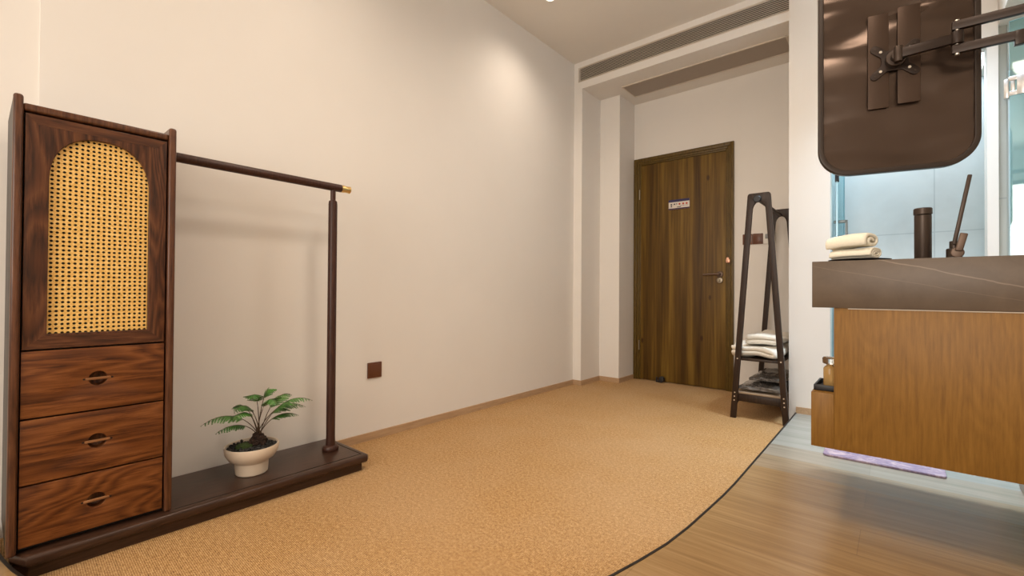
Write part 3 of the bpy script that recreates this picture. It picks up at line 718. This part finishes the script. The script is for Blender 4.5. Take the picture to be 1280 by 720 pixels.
for (z0, lay, th, xa, xb, ya, yb, lb, sd) in ((.390, 2, .034, -.880, -.572, 3.225, 3.86, 'folded white quilt filling the upper shelf of the coat rack, under the other one', 1), (.466, 2, .030, -.800, -.580, 3.30, 3.84, 'puffy folded white quilt lying on top of the other quilt on the coat rack', 5)):
    b = ribbon(fold_path(xa+.02, xb-.01, z0, th, lay), th, ya, yb, 'Y', 30, .028, 7, .2, sd)
    o = obj('folded_quilt', b, M_duvet, loc=((xa+xb)/2, (ya+yb)/2, z0), smooth=180, label=lb, cat='quilt', group='folded quilts on the coat rack'); smoothobj(o)
for (z0, xa, xb, ya, yb, lb, sd) in ((.1715, -.790, -.556, 3.216, 3.66, 'grey plastic wrapped bundle lying on the lower shelf of the coat rack', 2), (.222, -.745, -.560, 3.30, 3.80, 'smaller grey plastic wrapped bundle on top of the other bundle', 8)):
    b = nb(); vs = bmesh.ops.create_cube(b, size=1)['verts']; bmesh.ops.subdivide_edges(b, edges=b.edges[:], cuts=14, use_grid_fill=True)
    hh = .046
    for v in b.verts:
        x, y, z = v.co*2
        k = (1-abs(x)**5)*(1-abs(y)**5)
        dn = noise.noise_vector(Vector((x*2.5+sd, y*4, z)))
        v.co = Vector(((xa+xb)/2+x*(xb-xa)/2+dn.x*.005, (ya+yb)/2+y*(yb-ya)/2+dn.y*.008, z0+hh/2+z*hh/2*(.35+.65*k)+dn.z*.006*(z > -.9)))
    obj('wrapped_bundle', b, M_poly, loc=((xa+xb)/2, (ya+yb)/2, z0), smooth=180, label=lb, cat='bundle', group='plastic wrapped bundles on the coat rack')

# ------------------------------------------------------------------ vanity
VY = 1.80; VB = 2.42
van = thing('vanity_unit', 'floating oak washstand seen from behind under a thick brown stone top', 'vanity', (.38, 2.05, .30))
b = box(nb(), -.157, XR, VY, VY+.018, .30, .7565, .001); box(b, -.219, -.157, VY, VY+.018, .30, .478, .001)
obj('back_panel', b, M_oak, van)
obj('side_panel', box(nb(), -.157, -.139, VY+.018, VB-.02, .478, .7565, .001), M_oak, van)
b = box(nb(), -.219, -.201, VY+.018, VB-.02, .30, .478, .001); box(b, -.201, XR, VY+.018, VB-.02, .30, .318, .001)
obj('carcass_bottom', b, M_oak, van)
obj('open_shelf', box(nb(), -.201, -.139, VY+.018, VB-.02, .460, .478, .001), M_oak, van)
obj('cabinet_body', box(nb(), -.139, XR, VY+.03, VB-.02, .320, .75), M_oak, van)
st = box(nb(), -.216, XR, VY-.004, VB, .757, .9085, .0015); obj('worktop', st, M_stone, van, label='thick brown stone top with pale veins')
ft = nb(); box(ft, -.12, XR, VY-.0012, VY+.004, .7535, .7562); obj('shadow_gap_strip', ft, M_vent, van, smooth=0)
# tray with bottle on the notch shelf
t = thing('black_tray', 'small black tray on the low left shelf of the vanity', 'tray', (-.17, 1.90, .478))
b = nb(); box(b, -.212, -.142, 1.835, 1.985, .4785, .484, .002)
for a in ((-.214, -.142, 1.832, 1.838), (-.214, -.142, 1.982, 1.988), (-.216, -.209, 1.832, 1.988), (-.147, -.141, 1.832, 1.988)): box(b, a[0], a[1], a[2], a[3], .479, .498, .002)
obj('tray_body', b, M_blk, t)
t = thing('toiletry_bottle', 'small amber glass bottle with a clear stopper in the black tray', 'bottle', (-.173, 1.90, .485))
obj('bottle_body', lathe(nb(), [(0, 0), (.017, 0), (.019, .003), (.019, .062), (.015, .069), (.010, .072), (.010, .076), (0, .076)], -.176, 1.895, .485, 28), M_amber, t)
obj('stopper', lathe(nb(), [(0, 0), (.013, 0), (.021, .004), (.022, .020), (.018, .026), (0, .027)], -.176, 1.895, .561, 28), M_glass, t)
# towels on a dark dish on the worktop
t = obj('towel_dish', lathe(nb(), [(0, 0), (.050, 0), (.086, .009), (.087, .011), (.05, .004), (0, .003)], -.100, 1.955, .9087, 40), M_blk, loc=(-.10, 1.955, .9087), label='shallow dark round dish under the folded towels on the stone top', cat='dish')
def spiral_path(vc_, zc, a, bz_, turns, th):
    """flattened spiral (rolled towel seen from its end)"""
    pts = []; n = int(turns*26)
    for i in range(n+1):
        u = i/n; ang = 2*math.pi*turns*u; rr = .14+.86*u
        c_, s_ = math.cos(ang), math.sin(ang)
        pts.append((vc_+a*rr*math.copysign(abs(c_)**.85, c_), zc+bz_*rr*math.copysign(abs(s_)**.85, s_)))
    return pts
for (vc_, zc, a, bz_, tr, x0, x1, rot, lb, sd) in ((1.955, .9365, .046, .0200, 2.55, -.172, -.048, -16, 'rolled cream hand towel lying directly on the dark dish', 2), (1.955, .9795, .050, .0265, 1.6, -.182, -.056, -20, 'thicker folded cream hand towel on top of the rolled one', 6)):
    b = ribbon(spiral_path(vc_, zc, a, bz_, tr, .007), .0085 if tr > 2 else .013, x0, x1, 'X', 22, .0035, 14, .12, sd)
    for v in b.verts:   # the rolls sag towards the far end
        u = (v.co.x-x0)/(x1-x0); v.co.z += (.006*u - .004) * (1 if tr < 2 else .5)
        v.co.x, v.co.y = v.co.x, v.co.y
    bmesh.ops.rotate(b, verts=b.verts, cent=((x0+x1)/2, vc_, zc), matrix=Matrix.Rotation(R(rot-4), 3, 'Z'))
    o = obj('hand_towel', b, M_towel, loc=((x0+x1)/2, vc_, zc-.02), smooth=180, label=lb, cat='towel', group='hand towels on the stone top'); smoothobj(o)
# tall dark cylinder with cap
t = thing('cylinder_canister', 'tall dark bronze cylinder with a raised cap on the stone top', 'canister', (.066, 2.06, .909))
obj('canister_body', lathe(nb(), [(0, 0), (.0215, 0), (.0225, .002), (.0225, .158), (.021, .160), (0, .160)], .066, 2.06, .909, 40), M_bronze, t)
obj('cap', lathe(nb(), [(0, 0), (.022, 0), (.0245, .0015), (.0245, .020), (.0225, .0225), (0, .0225)], .066, 2.06, 1.0695, 40), M_bronze, t)
# tap with tall lever
t = thing('basin_tap', 'bronze mixer tap with a long upright lever on the stone top beside the cylinder', 'tap', (.145, 2.04, .909))
obj('tap_body', lathe(nb(), [(0, 0), (.022, 0), (.0225, .003), (.0195, .006), (.0195, .040), (.0175, .042), (0, .042)], .140, 2.04, .909, 32), M_bronze, t)
b = cyl(nb(), (.146, 2.012, .936), (.146, 2.040, .936), .0165, seg=28, bev=.003)
b2 = nb(); box(b2, -.0095, .0095, -.004, .004, 0, .058, .0035, 3)
for v in b2.verts: v.co = Matrix.Rotation(R(13), 3, 'Y') @ v.co + Vector((.148, 2.010, .940))
obj('lever_base', merge(b, b2), M_bronzeL, t)
b2 = nb(); box(b2, -.0055, .0055, -.003, .003, 0, .222, .0028, 3)
for v in b2.verts: v.co = Matrix.Rotation(R(9.5), 3, 'Y') @ v.co + Vector((.1385, 2.020, .962))
obj('lever_blade', b2, M_bronze, t)
b = cyl(nb(), (.140, 2.04, .94), (.140, 2.04, .975), .0115, seg=20, bev=.002); obj('cartridge_cap', b, M_bronze, t)

# ------------------------------------------------------------------ swing-arm mirror seen from the back
th_ = R(12.65); E_ = Vector((math.cos(th_), math.sin(th_), 0)); Nn = Vector((math.sin(th_), -math.cos(th_), 0)); Zv = Vector((0, 0, 1)); P0 = Vector((0, 2.05, 0))
def FR(off): return (P0+Nn*off, E_, Zv)   # plate normal = E x Z = Nn (towards the camera side)
mi = thing('swing_arm_mirror', 'rounded mirror on a folding arm above the vanity, showing its brown back', 'mirror', tuple(P0+Vector((0, 0, 1.62))))
mo = rrect(-.226, .214, 1.228, 2.012, .098, 12); mi_in = rrect(-.210, .198, 1.244, 1.996, .084, 12)
obj('rim', plate([mo, mi_in], .026, FR(-.011), .002), M_mirF, mi)
bb_ = nb()   # slightly dished lacquered back
nx, nz = 40, 60
grid = []
def inner_clip(u, v_):
    # map the unit square on to the rounded rectangle
    x = -.213+.414*u; z = 1.241+.758*v_; r = .087; cx = min(max(x, -.213+r), .201-r); cz = min(max(z, 1.241+r), 1.999-r)
    dx, dz_ = x-cx, z-cz; L = math.hypot(dx, dz_)
    if L > r: x, z = cx+dx*r/L, cz+dz_*r/L
    return x, z
for i in range(nx+1):
    row = []
    for j in range(nz+1):
        x, z = inner_clip(i/nx, j/nz); e = min(i, nx-i, 6)/6*min(j, nz-j, 6)/6
        off = -.007 + .0025*noise.noise(Vector((x*9, z*7, 1.3)))*e + .003*noise.noise(Vector((x*4, z*5, 7)))*e
        row.append(bb_.verts.new(P0+Nn*off+E_*x+Zv*z))
    grid.append(row)
for i in range(nx):
    for j in range(nz): bb_.faces.new((grid[i][j], grid[i+1][j], grid[i+1][j+1], grid[i][j+1]))
obj('back_sheet', bb_, M_mir, mi, smooth=60)
obj('mirror_glass', plate([rrect(-.213, .201, 1.241, 1.999, .087, 12)], .004, FR(-.020)), M_mirror, mi)
for x0, x1, z0, z1 in ((-.081, -.023, 1.451, 1.781), (.001, .062, 1.458, 1.791)):
    obj('mount_plate', plate([rrect(x0, x1, z0, z1, .002, 2)], .005, FR(.002), .001), M_mirP, mi)
CX, CZ = -.008, 1.610
# four-lobed bracket
pts = []
lob = [(41, .085), (139, .085), (221, .085), (319, .085)]
for i in range(144):
    a = 2.5*i; best = 0
    rr = .036
    for (la, lr) in lob:
        d = abs((a-la+180) % 360-180)
        if d < 34:
            perp = .0135  # lobe half width
            s_ = math.sin(R(d)); c_ = math.cos(R(d)); Lc = lr-perp
            # ray / capsule end intersection
            disc = perp**2-(Lc*s_)**2
            if disc > 0: rr = max(rr, Lc*c_+math.sqrt(disc))
            elif s_ > 0: rr = max(rr, min(perp/s_ if s_ else 9, Lc)*1.0 if perp/s_ < Lc else rr, .036*(1+.5*math.exp(-(d-8)/9)))
    pts.append((CX+rr*math.cos(R(a)), CZ+rr*math.sin(R(a))))
brk = obj('bracket', plate([pts], .004, FR(.0075), .0008), M_arm, mi)
for la, lr in lob:
    for q in (.052, .072):
        c_ = P0+E_*(CX+q*math.cos(R(la)))+Zv*(CZ+q*math.sin(R(la)))
        obj('screw', cyl(nb(), c_+Nn*.009, c_+Nn*(.013 if q < .06 else .0105), .0045 if q < .06 else .0030, seg=14), M_steel if q < .06 else M_bronze, brk)
# swivel joint
c0 = P0+E_*CX+Zv*CZ
b = cyl(nb(), c0+Nn*.008, c0+Nn*.030, .028, seg=36, bev=.003); cyl(b, c0+Nn*.028, c0+Nn*.048, .017, seg=28, bev=.002); cyl(b, c0+Nn*.052+Zv*-.026, c0+Nn*.052+Zv*.026, .012, seg=24, bev=.002)
obj('swivel_joint', b, M_bronze, mi)
def bar(pa, pb, hw, hh, bev=.002):
    """rectangular bar from pa to pb, hw half thickness across, hh half height"""
    pa, pb = Vector(pa), Vector(pb); d = (pb-pa).normalized(); s_ = d.cross(Zv).normalized(); u = s_.cross(d)
    b = nb(); L = (pb-pa).length; box(b, 0, L, -hw, hw, -hh, hh, bev)
    for v in b.verts: v.co = pa + d*v.co.x + s_*v.co.y + u*v.co.z
    return b
pA = c0+Nn*.052+Zv*.000; pB = P0+E_*.137+Nn*.060+Zv*1.623
obj('inner_arm', bar(pA, pB, .007, .0155), M_arm, mi)
cyl_b = cyl(nb(), pB+Zv*-.055, pB+Zv*.058, .0065, seg=20, bev=.001)
obj('elbow_pin', cyl_b, M_steel, mi)
eb = cyl(nb(), pB+Zv*-.020, pB+Zv*.020, .016, seg=24, bev=.002); obj('elbow_sleeve', eb, M_arm, mi)
dirX = Vector((math.cos(R(3)), math.sin(R(3)), 0))
pWall = pB + dirX*((XR-pB.x)/dirX.x - .02)
for zo, rise in ((.040, .0), (-.036, .0)):
    obj('outer_arm', bar(pB-dirX*.012+Zv*zo, pWall+Zv*(zo+rise), .008, .0135, .001), M_arm, mi)
clip = P0+E_*.228+Nn*.06
obj('cable_clip', bar(pB+dirX*.125+Zv*-.044, pB+dirX*.146+Zv*-.044, .0095, .022), M_mirF, mi)
obj('wall_bracket', box(nb(), XR-.025, XR, pWall.y-.03, pWall.y+.03, pWall.z-.16, pWall.z+.16, .003), M_arm, mi)

# ------------------------------------------------------------------ bathroom side
# open clear glass door seen nearly edge on
GX, GY = -.284, 3.44
gd = thing('glass_door', 'clear bluish glass bathroom door standing open beside the white column', 'glass door', (GX, GY, .06))
dirg = Vector((-.010, .64, 0)); nrm = Vector((dirg.y, -dirg.x, 0)).normalized(); g0 = Vector((GX, GY, 0)); 
def gbox(u0, u1, t0, t1, z0, z1, bev=0):
    b = nb(); box(b, u0, u1, t0, t1, z0, z1, bev); d = dirg.normalized()
    for v in b.verts: v.co = g0 + d*v.co.x + nrm*v.co.y + Zv*v.co.z
    return b
obj('door_pane', gbox(0, .62, -.004, .004, .07, 2.05), M_pane, gd, smooth=0)
eb = gbox(-.003, 0, -.004, .004, .07, 2.05); eb = merge(eb, gbox(.62, .623, -.004, .004, .07, 2.05)); obj('polished_edge', eb, M_edge, gd, smooth=0)
M_ghan = mat('grey_handle_metal', (.16, .18, .18), .35, .6)
hb = gbox(.03, .045, .004, .050, 1.245, 1.262, .001); hb = merge(hb, gbox(.03, .045, .040, .052, 1.03, 1.262, .001), gbox(.03, .045, .004, .050, 1.03, 1.045, .001), gbox(.03, .045, -.020, -.004, 1.245, 1.262, .001))
obj('door_handle', hb, M_ghan, gd)
hb = gbox(-.008, .03, -.010, .010, 1.50, 1.54, .002); hb = merge(hb, gbox(-.020, .0, -.006, .004, 1.52, 1.62, .002)); obj('pivot_clamp', hb, M_blk, gd)
# shower glass with chrome hinge at the right edge of the frame
sg = thing('shower_screen', 'pale teal glass shower door with chrome hinge at the right edge', 'glass door', (.70, 3.32, .07))
S0 = Vector((.430, 3.345, 0)); sd_ = Vector((math.cos(R(-9)), math.sin(R(-9)), 0)); sn = Vector((-sd_.y, sd_.x, 0))
def sbox(u0, u1, t0, t1, z0, z1, bev=0):
    b = nb(); box(b, u0, u1, t0, t1, z0, z1, bev)
    for v in b.verts: v.co = S0 + sd_*v.co.x + sn*v.co.y + Zv*v.co.z
    return b
obj('glass_pane', sbox(.002, .53, -.004, .004, .07, 2.175), M_pane2, sg, smooth=0)
eb = sbox(0, .002, -.004, .004, .07, 2.175); eb = merge(eb, sbox(0, .53, -.004, .004, 2.175, 2.178)); obj('polished_edge', eb, M_edge, sg, smooth=0)
hb = sbox(-.004, .062, -.010, -.004, 1.875, 1.895, .001); hb = merge(hb, sbox(-.004, .062, -.010, -.004, 1.800, 1.822, .001), sbox(.026, .075, -.011, -.004, 1.80, 1.895, .001), sbox(-.018, .000, -.014, .010, 1.79, 1.885, .002), sbox(.005, .020, -.008, -.004, 1.822, 1.875, .001))
obj('hinge', hb, M_chrome, sg)
obj('shower_curb', box(nb(), .362, .955, 2.30, 2.635, .05, .112, .003), mat('greige_stone_curb', (.40, .34, .30), .5), loc=(.6, 2.5, .05), label='low greige stone curb on the floor at the right edge below the vanity', cat='curb')
obj('shower_tray', box(nb(), .366, .955, 2.645, 3.22, .05, .10, .006), M_porc, loc=(.66, 2.93, .05), label='white shower tray behind the stone curb under the vanity', cat='shower tray')
b = plate([rrect(-.267, .154, 2.565, 3.02, .018, 5)], .010, ((0, 0, .0551), (1, 0, 0), (0, 1, 0)), .003)
obj('bath_mat', b, M_mat, loc=(-.056, 2.79, .05), label='lilac marbled bath mat lying on the floor below the vanity', cat='bath mat')
